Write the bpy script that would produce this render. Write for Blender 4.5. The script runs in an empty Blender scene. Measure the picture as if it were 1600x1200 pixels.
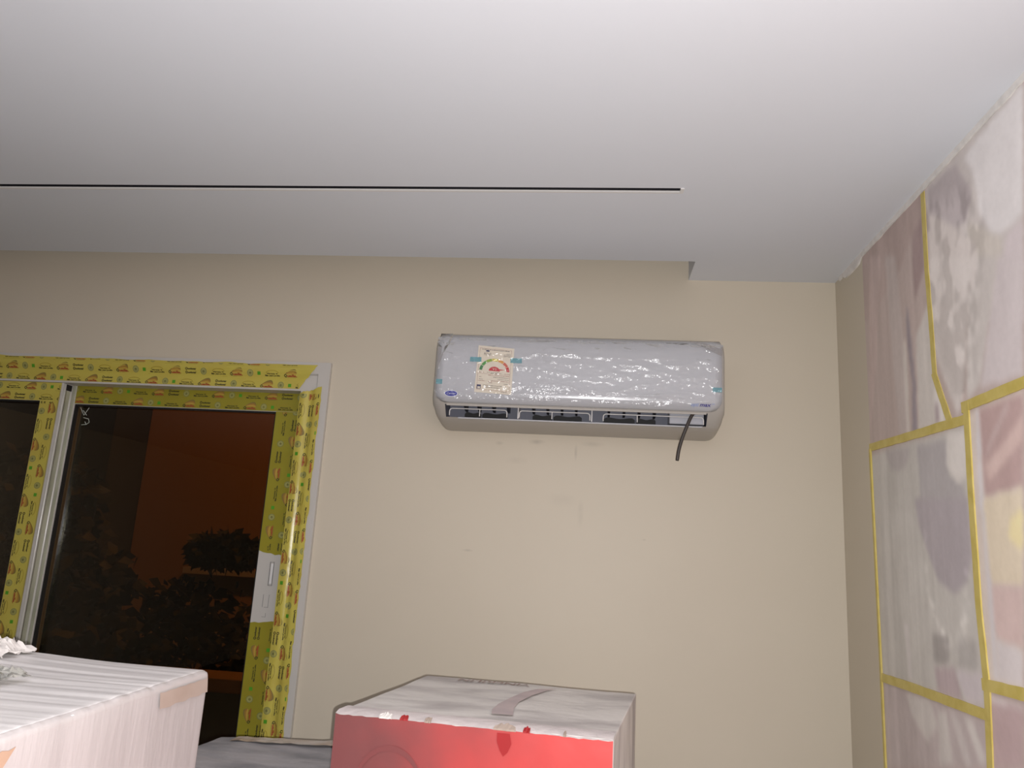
import bpy, bmesh, math, random
import numpy as np
from mathutils import Vector, Matrix, noise as mnoise

random.seed(7)
np.random.seed(7)
scene = bpy.context.scene
C = scene.collection

# ------------------------------------------------------------------ camera
E = 1.65                                   # eye height above the floor
YAW, PITCH, ROLL, FPX = 0.109496, 0.214108, 0.0571557, 1194.83
cy, sy = math.cos(YAW), math.sin(YAW)
cp, sp = math.cos(PITCH), math.sin(PITCH)
fwd = Vector((-sy * cp, cy * cp, sp))
r0 = Vector((cy, sy, 0))
u0 = r0.cross(fwd)
rgt = r0 * math.cos(ROLL) + u0 * math.sin(ROLL)
upv = -r0 * math.sin(ROLL) + u0 * math.cos(ROLL)
cam_d = bpy.data.cameras.new('camera')
cam_d.sensor_fit = 'HORIZONTAL'
cam_d.sensor_width = 36
cam_d.lens = FPX / 1600 * 36
cam_d.clip_start = 0.02
cam = bpy.data.objects.new('camera', cam_d)
C.objects.link(cam)
M = Matrix((rgt, upv, -fwd)).transposed().to_4x4()
M.translation = (0, 0, E)
cam.matrix_world = M
scene.camera = cam

# ------------------------------------------------------------------ world, lights, exposure
w = bpy.data.worlds.new('night')
scene.world = w
w.use_nodes = True
w.node_tree.nodes['Background'].inputs[0].default_value = (0.30, 0.28, 0.24, 1)
w.node_tree.nodes['Background'].inputs[1].default_value = 0.02

fl = bpy.data.lights.new('phone_flash', 'POINT')       # the LED flash beside the phone's lens
fl.energy = 90
fl.color = (1.0, 0.985, 0.985)
fl.shadow_soft_size = 0.003
flo = bpy.data.objects.new('phone_flash', fl)
C.objects.link(flo)
FM = M.copy()
FM.translation = Vector((0, 0, E)) + rgt * 0.012 - upv * 0.014
flo.matrix_world = FM

sl = bpy.data.lights.new('street_light', 'POINT')     # sodium street lamp outside
sl.energy = 330
sl.color = (1.0, 0.40, 0.06)
sl.shadow_soft_size = 0.15
slo = bpy.data.objects.new('street_light', sl)
slo.location = (-1.2, 6.2, 5.6)
C.objects.link(slo)

scene.view_settings.view_transform = 'Standard'
scene.view_settings.look = 'None'
scene.view_settings.gamma = 1
scene.view_settings.use_curve_mapping = False
scene.view_settings.exposure = 0.0

# ------------------------------------------------------------------ helpers
def lin(c):
    return tuple(((v / 255) / 12.92 if v / 255 <= 0.04045 else ((v / 255 + 0.055) / 1.055) ** 2.4) for v in c)

def mat(name, rgb, rough=0.6, spec=0.5, metal=0.0, var=0.0, vscale=6.0, rgb2=None, bump=0.0, bscale=40.0,
        coat=0.0, stretch=(1, 1, 1), detail=4.0, lo=0.4, hi=0.65):
    """Principled material; colour mixed with rgb2 (or a darker tone) by object-space noise."""
    m = bpy.data.materials.new(name)
    m.use_nodes = True
    nt = m.node_tree
    b = nt.nodes['Principled BSDF']
    col = (*lin(rgb), 1)
    b.inputs['Base Color'].default_value = col
    b.inputs['Roughness'].default_value = rough
    b.inputs['Specular IOR Level'].default_value = spec
    b.inputs['Metallic'].default_value = metal
    b.inputs['Coat Weight'].default_value = coat
    b.inputs['Coat Roughness'].default_value = 0.15
    if var or bump:
        tc = nt.nodes.new('ShaderNodeTexCoord')
        mp = nt.nodes.new('ShaderNodeMapping')
        mp.inputs['Scale'].default_value = stretch
        nt.links.new(tc.outputs['Object'], mp.inputs[0])
    if var:
        n = nt.nodes.new('ShaderNodeTexNoise')
        n.inputs['Scale'].default_value = vscale
        n.inputs['Detail'].default_value = detail
        nt.links.new(mp.outputs[0], n.inputs['Vector'])
        mr = nt.nodes.new('ShaderNodeMapRange')
        mr.inputs['From Min'].default_value = lo
        mr.inputs['From Max'].default_value = hi
        mr.inputs['To Max'].default_value = var
        nt.links.new(n.outputs['Fac'], mr.inputs['Value'])
        mx = nt.nodes.new('ShaderNodeMix')
        mx.data_type = 'RGBA'
        mx.inputs['A'].default_value = col
        mx.inputs['B'].default_value = (*lin(rgb2 if rgb2 else tuple(v * 0.8 for v in rgb)), 1)
        nt.links.new(mr.outputs[0], mx.inputs['Factor'])
        nt.links.new(mx.outputs['Result'], b.inputs['Base Color'])
    if bump:
        n2 = nt.nodes.new('ShaderNodeTexNoise')
        n2.inputs['Scale'].default_value = bscale
        n2.inputs['Detail'].default_value = 3
        nt.links.new(mp.outputs[0], n2.inputs['Vector'])
        bp = nt.nodes.new('ShaderNodeBump')
        bp.inputs['Strength'].default_value = bump
        bp.inputs['Distance'].default_value = 0.01
        nt.links.new(n2.outputs['Fac'], bp.inputs['Height'])
        nt.links.new(bp.outputs[0], b.inputs['Normal'])
    return m

def film_mat(name, tint, rough, haze, ior=1.5, bump=0.0, bscale=60, gloss=1.0, hazecol=(0.8, 0.8, 0.82)):
    """Clear sheet: see-through, with a fresnel gloss and a little milky haze."""
    m = bpy.data.materials.new(name)
    m.use_nodes = True
    nt = m.node_tree
    nt.nodes.remove(nt.nodes['Principled BSDF'])
    out = nt.nodes['Material Output']
    tr = nt.nodes.new('ShaderNodeBsdfTransparent')
    tr.inputs[0].default_value = (*tint, 1)
    df = nt.nodes.new('ShaderNodeBsdfDiffuse')
    df.inputs[0].default_value = (*hazecol, 1)
    gl = nt.nodes.new('ShaderNodeBsdfGlossy')
    gl.inputs['Color'].default_value = (gloss, gloss, gloss, 1)
    gl.inputs['Roughness'].default_value = rough
    fr = nt.nodes.new('ShaderNodeFresnel')
    fr.inputs['IOR'].default_value = ior
    m1 = nt.nodes.new('ShaderNodeMixShader')
    m1.inputs[0].default_value = haze
    m2 = nt.nodes.new('ShaderNodeMixShader')
    nt.links.new(tr.outputs[0], m1.inputs[1])
    nt.links.new(df.outputs[0], m1.inputs[2])
    nt.links.new(fr.outputs[0], m2.inputs[0])
    nt.links.new(m1.outputs[0], m2.inputs[1])
    nt.links.new(gl.outputs[0], m2.inputs[2])
    nt.links.new(m2.outputs[0], out.inputs[0])
    if bump:
        tc = nt.nodes.new('ShaderNodeTexCoord')
        n2 = nt.nodes.new('ShaderNodeTexNoise')
        n2.inputs['Scale'].default_value = bscale
        n2.inputs['Detail'].default_value = 4
        nt.links.new(tc.outputs['Object'], n2.inputs['Vector'])
        bp = nt.nodes.new('ShaderNodeBump')
        bp.inputs['Strength'].default_value = bump
        bp.inputs['Distance'].default_value = 0.01
        nt.links.new(n2.outputs['Fac'], bp.inputs['Height'])
        nt.links.new(bp.outputs[0], gl.inputs['Normal'])
    return m

class MB:
    """Collects vertices and faces in world coordinates; build() makes ONE mesh object."""
    def __init__(self):
        self.v, self.f, self.mi = [], [], []
    def face(self, pts, mi=0):
        n = len(self.v)
        self.v += [tuple(p) for p in pts]
        self.f.append(tuple(range(n, n + len(pts))))
        self.mi.append(mi)
    def box(self, x0, x1, y0, y1, z0, z1, mi=0):
        P = [(x0, y0, z0), (x1, y0, z0), (x1, y1, z0), (x0, y1, z0), (x0, y0, z1), (x1, y0, z1), (x1, y1, z1), (x0, y1, z1)]
        n = len(self.v)
        self.v += P
        for q in ((0, 3, 2, 1), (4, 5, 6, 7), (0, 1, 5, 4), (1, 2, 6, 5), (2, 3, 7, 6), (3, 0, 4, 7)):
            self.f.append(tuple(n + i for i in q))
            self.mi.append(mi)
    def grid(self, rows, mi=0, closed=False):
        """rows: list of equally long point lists"""
        n = len(self.v)
        R, K = len(rows), len(rows[0])
        for r in rows:
            self.v += [tuple(p) for p in r]
        for i in range(R - 1):
            for j in range(K if closed else K - 1):
                a, b = n + i * K + j, n + i * K + (j + 1) % K
                self.f.append((a, b, b + K, a + K))
                self.mi.append(mi)
    def tube(self, pts, r, k=8, mi=0, caps=True):
        pts = [Vector(p) for p in pts]
        rows = []
        ref = None
        for i, p in enumerate(pts):
            t = (pts[min(i + 1, len(pts) - 1)] - pts[max(i - 1, 0)]).normalized()
            if ref is None:
                ref = Vector((0, 0, 1)) if abs(t.z) < 0.9 else Vector((1, 0, 0))
            a = (ref - t * ref.dot(t)).normalized()
            ref = a
            b = t.cross(a)
            rr = r[i] if isinstance(r, (list, tuple)) else r
            rows.append([p + a * rr * math.cos(2 * math.pi * q / k) + b * rr * math.sin(2 * math.pi * q / k) for q in range(k)])
        n = len(self.v)
        self.grid(rows, mi, closed=True)
        if caps:
            self.f.append(tuple(n + q for q in range(k))[::-1]); self.mi.append(mi)
            m = n + (len(rows) - 1) * k
            self.f.append(tuple(m + q for q in range(k))); self.mi.append(mi)
    def prism(self, poly, axis, a0, a1, mi=0):
        """poly of 2-d points extruded along axis ('x': poly=(y,z), 'y': (x,z), 'z': (x,y))"""
        def pt(p, a):
            return {'x': (a, p[0], p[1]), 'y': (p[0], a, p[1]), 'z': (p[0], p[1], a)}[axis]
        n, k = len(self.v), len(poly)
        self.v += [pt(p, a0) for p in poly] + [pt(p, a1) for p in poly]
        self.f.append(tuple(n + i for i in range(k))[::-1]); self.mi.append(mi)
        self.f.append(tuple(n + k + i for i in range(k))); self.mi.append(mi)
        for i in range(k):
            j = (i + 1) % k
            self.f.append((n + i, n + j, n + k + j, n + k + i)); self.mi.append(mi)
    def build(self, name, mats, parent=None, smooth=False, merge=False, bevel=0, fix=True):
        o0 = Vector((0, 0, 0))
        p = parent
        while p is not None:
            o0 += p.location
            p = p.parent
        me = bpy.data.meshes.new(name)
        me.from_pydata([(x - o0.x, y - o0.y, z - o0.z) for x, y, z in self.v], [], self.f)
        mats = mats if isinstance(mats, (list, tuple)) else [mats]
        for m in mats:
            me.materials.append(m)
        me.polygons.foreach_set('material_index', self.mi)
        if merge or fix:
            bm = bmesh.new()
            bm.from_mesh(me)
            if merge:
                bmesh.ops.remove_doubles(bm, verts=bm.verts, dist=1e-5)
            if fix:
                bmesh.ops.recalc_face_normals(bm, faces=bm.faces)
            bm.to_mesh(me)
            bm.free()
        if smooth:
            me.polygons.foreach_set('use_smooth', [True] * len(me.polygons))
        me.update()
        o = bpy.data.objects.new(name, me)
        C.objects.link(o)
        if parent is not None:
            o.parent = parent
        if bevel:
            b = o.modifiers.new('bevel', 'BEVEL')
            b.width = bevel
            b.segments = 2
            b.limit_method = 'ANGLE'
        return o

def empty(name, loc):
    o = bpy.data.objects.new(name, None)
    o.location = loc
    o.empty_display_size = 0.1
    C.objects.link(o)
    return o

def tag(o, label, cat=None, group=None, kind=None):
    o['label'] = label
    if cat: o['category'] = cat
    if group: o['group'] = group
    if kind: o['kind'] = kind
    return o

def slab(mb, xs, ys, holes, z0, z1, flip):
    """cells of the grid xs*ys at constant plane, minus holes; flip(a,b,c)->xyz"""
    nx, ny = len(xs) - 1, len(ys) - 1
    keep = lambda i, j: 0 <= i < nx and 0 <= j < ny and (i, j) not in holes
    for i in range(nx):
        for j in range(ny):
            if not keep(i, j): continue
            x0, x1, y0, y1 = xs[i], xs[i + 1], ys[j], ys[j + 1]
            for z in (z0, z1):
                mb.face([flip(x0, y0, z), flip(x1, y0, z), flip(x1, y1, z), flip(x0, y1, z)])
            for (di, dj, a, b) in ((-1, 0, (x0, y0), (x0, y1)), (1, 0, (x1, y0), (x1, y1)), (0, -1, (x0, y0), (x1, y0)), (0, 1, (x0, y1), (x1, y1))):
                if not keep(i + di, j + dj):
                    mb.face([flip(*a, z0), flip(*b, z0), flip(*b, z1), flip(*a, z1)])

_text_cache = {}
def text_tris(body, shear=0.0, bold=0.0):
    """triangles of a word, unit cap height, origin left baseline; returns (tris, width)"""
    key = (body, shear, bold)
    if key in _text_cache: return _text_cache[key]
    cu = bpy.data.curves.new('t', 'FONT')
    cu.body = body
    cu.size = 1.0
    cu.shear = shear
    cu.offset = bold
    cu.resolution_u = 3
    ob = bpy.data.objects.new('t', cu)
    C.objects.link(ob)
    dg = bpy.context.evaluated_depsgraph_get()
    dg.update()
    me = bpy.data.meshes.new_from_object(ob.evaluated_get(dg))
    me.calc_loop_triangles()
    V = [v.co.copy() for v in me.vertices]
    T = [[(V[i].x, V[i].y) for i in t.vertices] for t in me.loop_triangles]
    bpy.data.objects.remove(ob)
    bpy.data.curves.remove(cu)
    bpy.data.meshes.remove(me)
    wd = max((p[0] for t in T for p in t), default=1)
    _text_cache[key] = (T, wd)
    return _text_cache[key]

def fit_text(body, x, y, width=None, height=0.7, shear=0.0, bold=0.0):
    T, wd = text_tris(body, shear, bold)
    sy_ = height / 0.7
    sx_ = (width / wd) if width else sy_
    return [[(x + a * sx_, y + b * sy_) for a, b in t] for t in T]

def clip_poly(poly, x0, x1, y0, y1):
    for ax, lim, sgn in ((0, x0, 1), (0, x1, -1), (1, y0, 1), (1, y1, -1)):
        out = []
        for i in range(len(poly)):
            p, q = poly[i], poly[(i + 1) % len(poly)]
            dp, dq = (p[ax] - lim) * sgn, (q[ax] - lim) * sgn
            if dp >= 0: out.append(p)
            if dp * dq < 0:
                t = dp / (dp - dq)
                out.append((p[0] + (q[0] - p[0]) * t, p[1] + (q[1] - p[1]) * t))
        poly = out
        if len(poly) < 3: return []
    return poly

# ------------------------------------------------------------------ materials
M_ceil = mat('ceiling paint', (222, 225, 231), 0.75, 0.3, var=0.25, vscale=1.5, rgb2=(217, 219, 224), bump=0.03, bscale=9)
M_white = mat('white pvc', (222, 220, 218), 0.3, 0.5)
M_plaster = mat('white filler', (232, 228, 224), 0.85, 0.2, var=0.3, vscale=30, bump=0.15, bscale=60)
M_frame = mat('off white frame', (198, 194, 188), 0.32, 0.5)
M_black = mat('black channel', (22, 20, 26), 0.6)
M_floor = mat('cement floor', (112, 106, 100), 0.8, var=0.6, vscale=3)
M_tilew = mat('plain wall paint', (206, 193, 176), 0.7)

def wall_mat():
    m = mat('beige wall paint', (206, 196, 178), 0.5, 0.35, var=0.35, vscale=2.2, rgb2=(201, 190, 172), bump=0.04, bscale=14)
    nt = m.node_tree
    b = nt.nodes['Principled BSDF']
    src = b.inputs['Base Color'].links[0].from_socket
    geo = nt.nodes.new('ShaderNodeNewGeometry')
    # hand smudges left by the installers on the paint below the unit
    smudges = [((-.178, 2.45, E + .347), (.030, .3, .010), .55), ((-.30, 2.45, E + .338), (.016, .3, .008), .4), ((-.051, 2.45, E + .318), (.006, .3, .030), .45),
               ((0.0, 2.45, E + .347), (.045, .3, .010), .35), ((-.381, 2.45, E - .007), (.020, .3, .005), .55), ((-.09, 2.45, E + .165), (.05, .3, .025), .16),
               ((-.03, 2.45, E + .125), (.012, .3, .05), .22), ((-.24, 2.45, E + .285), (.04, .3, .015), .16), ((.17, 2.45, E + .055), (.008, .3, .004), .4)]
    nz = nt.nodes.new('ShaderNodeTexNoise')
    nz.inputs['Scale'].default_value = 38
    nz.inputs['Detail'].default_value = 5
    nt.links.new(geo.outputs['Position'], nz.inputs['Vector'])
    for c, rad, k in smudges:
        mp = nt.nodes.new('ShaderNodeMapping')
        mp.vector_type = 'POINT'
        mp.inputs['Scale'].default_value = [1 / q for q in rad]
        mp.inputs['Location'].default_value = [-a / q for a, q in zip(c, rad)]
        nt.links.new(geo.outputs['Position'], mp.inputs[0])
        ln = nt.nodes.new('ShaderNodeVectorMath'); ln.operation = 'LENGTH'
        nt.links.new(mp.outputs[0], ln.inputs[0])
        mr = nt.nodes.new('ShaderNodeMapRange')
        mr.inputs['From Min'].default_value = 1.0; mr.inputs['From Max'].default_value = 0.1
        mr.inputs['To Max'].default_value = k
        nt.links.new(ln.outputs['Value'], mr.inputs['Value'])
        mu = nt.nodes.new('ShaderNodeMath'); mu.operation = 'MULTIPLY'
        nt.links.new(mr.outputs[0], mu.inputs[0]); nt.links.new(nz.outputs['Fac'], mu.inputs[1])
        mx = nt.nodes.new('ShaderNodeMix'); mx.data_type = 'RGBA'
        nt.links.new(mu.outputs[0], mx.inputs['Factor'])
        nt.links.new(src, mx.inputs['A'])
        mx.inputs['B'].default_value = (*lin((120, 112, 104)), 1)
        src = mx.outputs['Result']
    nt.links.new(src, b.inputs['Base Color'])
    return m
M_wall = wall_mat()

# ------------------------------------------------------------------ room shell
XL, XR, YF, YB, CE = -4.8, 0.769, -5.5, 2.45, E + 0.909
def box_struct(name, label, m, *b, kind='structure'):
    mb = MB(); mb.box(*b)
    o = mb.build(name, m)
    return tag(o, label, name.split('_')[0], kind=kind)
box_struct('floor', 'bare grey cement floor of the room', M_floor, XL - .2, XR + .2, YF - .2, YB, -0.1, 0)
WX0, WX1, WZ1 = -2.96, -0.905, E + 0.565          # wall opening for the sliding window
mb = MB()
slab(mb, [XL - .2, WX0, WX1, XR + .2], [0, 0.03, WZ1, CE + .45], {(1, 1)}, YB, YB + .22, lambda a, b, c: (a, c, b))
tag(mb.build('wall_back', M_wall, merge=True), 'smooth beige painted wall behind the air conditioner', 'wall', kind='structure')
box_struct('wall_right', 'beige side wall carrying the floral mural', M_wall, XR, XR + .2, YF - .2, YB, 0, CE + .45)
box_struct('wall_left', 'beige wall at the window end of the room', M_tilew, XL - .2, XL, YF - .2, YB, 0, CE + .45)
box_struct('wall_front', 'plain beige wall behind the viewer', M_tilew, XL, XR, YF - .2, YF, 0, CE + .45)
# ceiling: dropped gypsum slab with a curtain pocket along the back wall and a slot for a linear diffuser
mb = MB()
xs = [XL, -3.5, 0.203, 0.300, XR]
ys = [YF, 1.795, 1.816, 2.283, YB]
slab(mb, xs, ys, {(1, 1), (0, 3), (1, 3), (2, 3)}, CE, CE + 0.13, lambda a, b, c: (a, b, c))
mb.box(XL - .1, XR + .1, YF - .1, YB + .1, CE + 0.30, CE + 0.45)
tag(mb.build('ceiling', M_ceil, merge=True), 'white gypsum ceiling with a curtain pocket along the back wall', 'ceiling', kind='structure')
# linear slot
rt = tag(empty('slot_diffuser', (-1.6, 1.805, CE)), 'long thin black slot with white edging running across the ceiling', 'slot diffuser')
mb = MB()
mb.box(-3.498, 0.200, 1.7955, 1.798, CE + .001, CE + .10)
mb.box(-3.498, 0.200, 1.812, 1.8155, CE + .003, CE + .10)
mb.box(-3.498, 0.200, 1.7955, 1.8155, CE + .10, CE + .105)
mb.box(0.197, 0.2028, 1.7955, 1.8155, CE + .004, CE + .10)
mb.build('channel', M_black, rt)
mb = MB(); mb.box(-3.498, 0.207, 1.8125, 1.8185, CE - .003, CE + .002); mb.build('edge_trim', M_white, rt)
mb = MB(); mb.box(0.199, 0.208, 1.794, 1.8125, CE - .003, CE + .002); mb.build('end_cap', M_white, rt)
# ragged filler line between ceiling and right wall
mb = MB()
yy = 2.40
low, top = [], []
while yy > -1.2:
    h = 0.013 + 0.004 * mnoise.noise((yy * 9, 0, 3)) + 0.004 * mnoise.noise((yy * 40, 2, 0))
    if yy > 2.2: h += 0.012 * (1 if yy < 2.36 else 0)
    low.append((XR - .0045, yy, CE - h)); top.append((XR - .006, yy, CE + .0))
    yy -= 0.02
mb.grid([top, low])
mb.grid([low, [(XR + .001, p[1], p[2] - .001) for p in low]])
tag(mb.build('trim_1', M_plaster, smooth=True), 'ragged white filler strip between ceiling and mural', 'trim', kind='structure')
# ------------------------------------------------------------------ sliding window with yellow protective film
M_film = mat('yellow film', (196, 184, 84), 0.28, 0.5, var=0.6, vscale=9, rgb2=(190, 170, 78), bump=0.10, bscale=30)
M_film2 = mat('yellow green film', (152, 144, 46), 0.3, 0.5, var=0.5, vscale=9, rgb2=(144, 132, 40), bump=0.05, bscale=30)
M_clearfilm = mat('worn milky film', (188, 188, 168), 0.22, 0.5, var=0.8, vscale=18, rgb2=(150, 152, 132), stretch=(1, 1, .35), bump=0.1)
PR = [mat('print brown', (134, 116, 60), 0.4), mat('print orange', (186, 152, 66), 0.4), mat('print red', (160, 80, 48), 0.4),
      mat('print black', (56, 52, 36), 0.4), mat('print grey', (128, 130, 84), 0.4), mat('print green', (84, 156, 40), 0.4),
      mat('print ochre', (158, 140, 46), 0.4), mat('print fawn', (160, 122, 56), 0.4), mat('print pale olive', (160, 158, 92), 0.4)]
BROWN, ORANGE, RED, BLACK, GREY, GREEN, OCHRE, FAWN, PALE = range(1, 10)

def arc_band(cx, cy_, rx0, ry0, rx1, ry1, a0, a1, n, mi):
    out = []
    for i in range(n):
        t0, t1 = math.radians(a0 + (a1 - a0) * i / n), math.radians(a0 + (a1 - a0) * (i + 1) / n)
        out.append(([(cx + rx0 * math.cos(t0), cy_ + ry0 * math.sin(t0)), (cx + rx1 * math.cos(t0), cy_ + ry1 * math.sin(t0)),
                     (cx + rx1 * math.cos(t1), cy_ + ry1 * math.sin(t1)), (cx + rx0 * math.cos(t1), cy_ + ry0 * math.sin(t1))], mi))
    return out
def rect(x0, x1, y0, y1, mi):
    return [([(x0, y0), (x1, y0), (x1, y1), (x0, y1)], mi)]
def motif(kind):
    """print on the film, millimetres"""
    o = []
    if kind == 'dome':
        def fin(k, dx=0):      # swept fin shape, k scales it towards its foot
            P = [(2, 9), (8, 14), (15, 19), (23, 23.5), (31, 26), (38, 26), (42, 22), (44, 16), (44, 11)]
            return [(24 + (x - 24) * k + dx, 9 + (y - 9) * k) for x, y in P]
        o += [(fin(1.0), BROWN), ([(5, 10), (12, 15), (22, 19.5), (32, 21), (40, 19), (43.5, 14), (43.5, 10)], FAWN), ([(6, 9), (13, 13), (24, 15.5), (34, 15.5), (43, 12), (43, 9)], ORANGE)]
        o += [(t, BLACK) for t in fit_text('Q', 0, 0.5, 9.5, 8.0, bold=.05)]
        o += [(t, RED) for t in fit_text('ualla.', 10, 0.5, 36, 7.6, bold=.05)]
        o += rect(10, 42, -3.0, -1.8, BROWN)
        return o, 48
    if kind == 'seal':
        o += arc_band(11, 10, 9.2, 9.8, 11, 11.6, 0, 360, 16, GREY)
        o += arc_band(11, 10, 0, 0, 9, 9.5, 0, 360, 14, PALE)
        o += rect(7, 15, 8.6, 10.2, BLACK) + rect(9, 13, 11.5, 12.6, BLACK) + rect(8, 14, 5.5, 6.5, BLACK)
        return o, 24
    if kind == 'square':
        return rect(0, 11, 4, 15, GREEN), 12
    if kind == 'arc':
        o += arc_band(27, 10, 21, 9, 23, 10.8, 8, 172, 10, OCHRE)
        o += [(t, BLACK) for t in fit_text('Warranty 10', 8, 7.0, 38, 4.2, bold=.04)]
        o += [(t, BLACK) for t in fit_text('Max', 2, 1.0, 12, 4.6, bold=.06)]
        o += [(t, BLACK) for t in fit_text('years profile', 16, 1.0, 38, 4.0, bold=.04)]
        o += rect(-6, 58, -4.4, -3.6, OCHRE)
        return o, 56
    if kind == 'pair':
        for y in (1, 13):
            o += arc_band(4.5, y + 4, 2.2, 2.4, 4.4, 4.6, 0, 360, 12, BLACK)
            o += [(t, BLACK) for t in fit_text('uolunar', 9.5, y + 1.2, 31, 5.6, bold=.05)]
        o += rect(34, 40, 9, 10, BROWN)
        return o, 42
SEQ = ['dome', 'pair', 'seal', 'arc', 'dome', 'seal', 'square', 'arc']
GAP = 13
MOT = {k: motif(k) for k in SEQ}

def film_strip(parent, name, s0, s1, t0, t1, tomap, rot, mats=None, disp=None, jag0=0.0, jag1=0.0, tear0=0.0, tear1=0.0,
               rows=None, phase=0, ds=0.02, nt=6):
    """sheet over s (along) and t (across); tomap(s,t,h)->xyz; print clipped to it.
    rot 0: text runs along +s with up=+t ; 1: text along -s with up = +t (both in strip axes)"""
    disp = disp or (lambda s, t: 0.0)
    jt = lambda s, k, a: a * (0.6 * mnoise.noise((s * 14, k, 0)) + 0.5 * mnoise.noise((s * 55, k, 4)))
    T0 = lambda s: t0 + (jt(s, 1, jag0) if jag0 else 0)
    T1 = lambda s: t1 + (jt(s, 7, jag1) if jag1 else 0)
    n = max(2, int((s1 - s0) / ds))
    mb = MB()
    g = []
    for i in range(n + 1):
        row = []
        for j in range(nt + 1):
            b = j / nt
            a = s0 + (s1 - s0) * i / n
            if i == n: a += tear1 * b + (jt(b * .3, 3, 0.01) if tear1 else 0)
            if i == 0: a += tear0 * b + (jt(b * .3, 5, 0.01) if tear0 else 0)
            t = T0(a) * (1 - b) + T1(a) * b
            row.append(tomap(a, t, 0.0004 + disp(a, t)))
        g.append(row)
    mb.grid(g, 0)
    rows = rows or [(t0 + 0.008, phase)]
    for (tb, ph) in rows:
        pos = -ph * 0.001
        i = 0
        L = s1 - s0
        while pos < L:
            k = SEQ[i % len(SEQ)]
            polys, wd = MOT[k]
            if pos + wd * .001 > 0:
                for poly, mi in polys:
                    P = []
                    for x, y in poly:
                        ss = s0 + pos + x * .001 if rot == 0 else s1 - pos - x * .001
                        P.append((ss, tb + y * .001))
                    P = clip_poly(P, s0 + max(0, tear0) + .003, s1 + min(0, tear1) - .003, t0 + max(.001, jag0 * .5), t1 - max(.001, jag1 * .5))
                    if len(P) >= 3:
                        lay = 0.0008 + {BROWN: 0, GREY: 0, OCHRE: 0, FAWN: .0002, PALE: 0.0, ORANGE: .0004}.get(mi, .0007)
                        mb.face([tomap(a, b, lay + disp(a, b)) for a, b in P], mi)
            pos += (wd + GAP) * .001
            i += 1
    o = mb.build(name, [mats or M_film] + PR, parent, smooth=True, fix=False)
    return o

W = tag(empty('window_1', (-1.95, YB, 0.03)), 'sliding balcony window with yellow printed protective film on its frame', 'window', kind='structure')
FX0, FX1, FZ0, FZ1 = -2.985, -0.885, 0.03, E + 0.584
prof = [(0, 2.4495), (0, 2.434), (.040, 2.434), (.0445, 2.443), (.098, 2.443), (.098, 2.58), (.03, 2.58), (.03, 2.4495)]
def member(name, side):
    mb = MB()
    ends = []
    for e in (0, 1):
        ring = []
        for o, y in prof:
            if side == 'top': p = ((FX0 + o) if e == 0 else (FX1 - o), y, FZ1 - o)
            if side == 'bot': p = ((FX0 + o) if e == 0 else (FX1 - o), y, FZ0 + o)
            if side == 'right': p = (FX1 - o, y, (FZ0 + o) if e == 0 else (FZ1 - o))
            if side == 'left': p = (FX0 + o, y, (FZ0 + o) if e == 0 else (FZ1 - o))
            ring.append(p)
        ends.append(ring)
    mb.grid(ends, closed=True)
    mb.face(ends[0]); mb.face(ends[1])
    return mb.build(name, M_frame, W, merge=True)
head = member('frame_head', 'top')
jamb_r = member('frame_jamb', 'right')
member('frame_jamb', 'left')
member('frame_sill', 'bot')
YFR = 2.443
# film on the head
hmap = lambda s, t, h: (s, YFR - h, t)
def head_disp(s, t):
    k = (t - (E + .486)) / .09
    return max(0.0, 0.010 * max(0, min(1, (k - .45) / .25))) + 0.0015 * (1 + mnoise.noise((s * 5, t * 14, 1)))
film_strip(head, 'protective_film', FX0 + .02, -0.990, E + .492, E + .574, hmap, 0, disp=head_disp, jag1=.006, tear1=0.062,
           rows=[(E + .493, 40), (E + .531, 150), (E + .568, 90)], nt=10)
# film on the jamb (text reads downwards)
vmap = lambda s, t, h: (t, YFR - h, s)
def jamb_disp(s, t):
    k = (t + .983) / .08
    ridge = 0.0055 * math.exp(-((k - .22 - .05 * math.sin(s * 5)) / .16) ** 2)
    up = 0.010 * max(0, min(1, (k - .5) / .2))
    return ridge + up + 0.002 * (1 + mnoise.noise((t * 40, s * 4, 2))) + 0.0012 * (1 + mnoise.noise((t * 25, s * 18, 5)))
film_strip(jamb_r, 'protective_film', 0.15, E + .478, -0.983, -0.906, vmap, 1, disp=jamb_disp, jag1=.007, tear1=0.022,
           rows=[(-.979, 120), (-.948, 20), (-.917, 190)], nt=12, ds=.012)

M_glass = film_mat('tinted glass', (0.62, 0.60, 0.52), 0.0, 0.0, ior=1.5)
M_rubber = mat('black gasket', (20, 18, 16), 0.7)
def sash(x0, x1, y0, y1, lw, rw, z0=0.11, z1=E + .505, th=0.0835, bh=.09):
    mb = MB()
    mb.box(x0, x0 + lw, y0, y1, z0, z1)
    mb.box(x1 - rw, x1, y0, y1, z0, z1)
    mb.box(x0 + lw, x1 - rw, y0 + .0008, y1, z1 - th, z1)
    mb.box(x0 + lw, x1 - rw, y0 + .0008, y1, z0, z0 + bh)
    s = mb.build('sash', M_frame, W)
    ym = (y0 + y1) / 2
    g = MB(); g.box(x0 + lw - .004, x1 - rw + .004, ym - .003, ym + .003, z0 + bh - .004, z1 - th + .004)
    g.build('glass_pane', M_glass, s)
    k = MB()
    a0, a1, b0, b1 = x0 + lw, x1 - rw, z0 + bh, z1 - th
    e = .005
    k.box(a0, a0 + e, y0 + .004, ym - .0035, b0, b1); k.box(a1 - e, a1, y0 + .004, ym - .0035, b0, b1)
    k.box(a0 + e, a1 - e, y0 + .004, ym - .0035, b1 - e, b1); k.box(a0 + e, a1 - e, y0 + .004, ym - .0035, b0, b0 + e)
    k.build('gasket', M_rubber, s)
    return s
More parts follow.
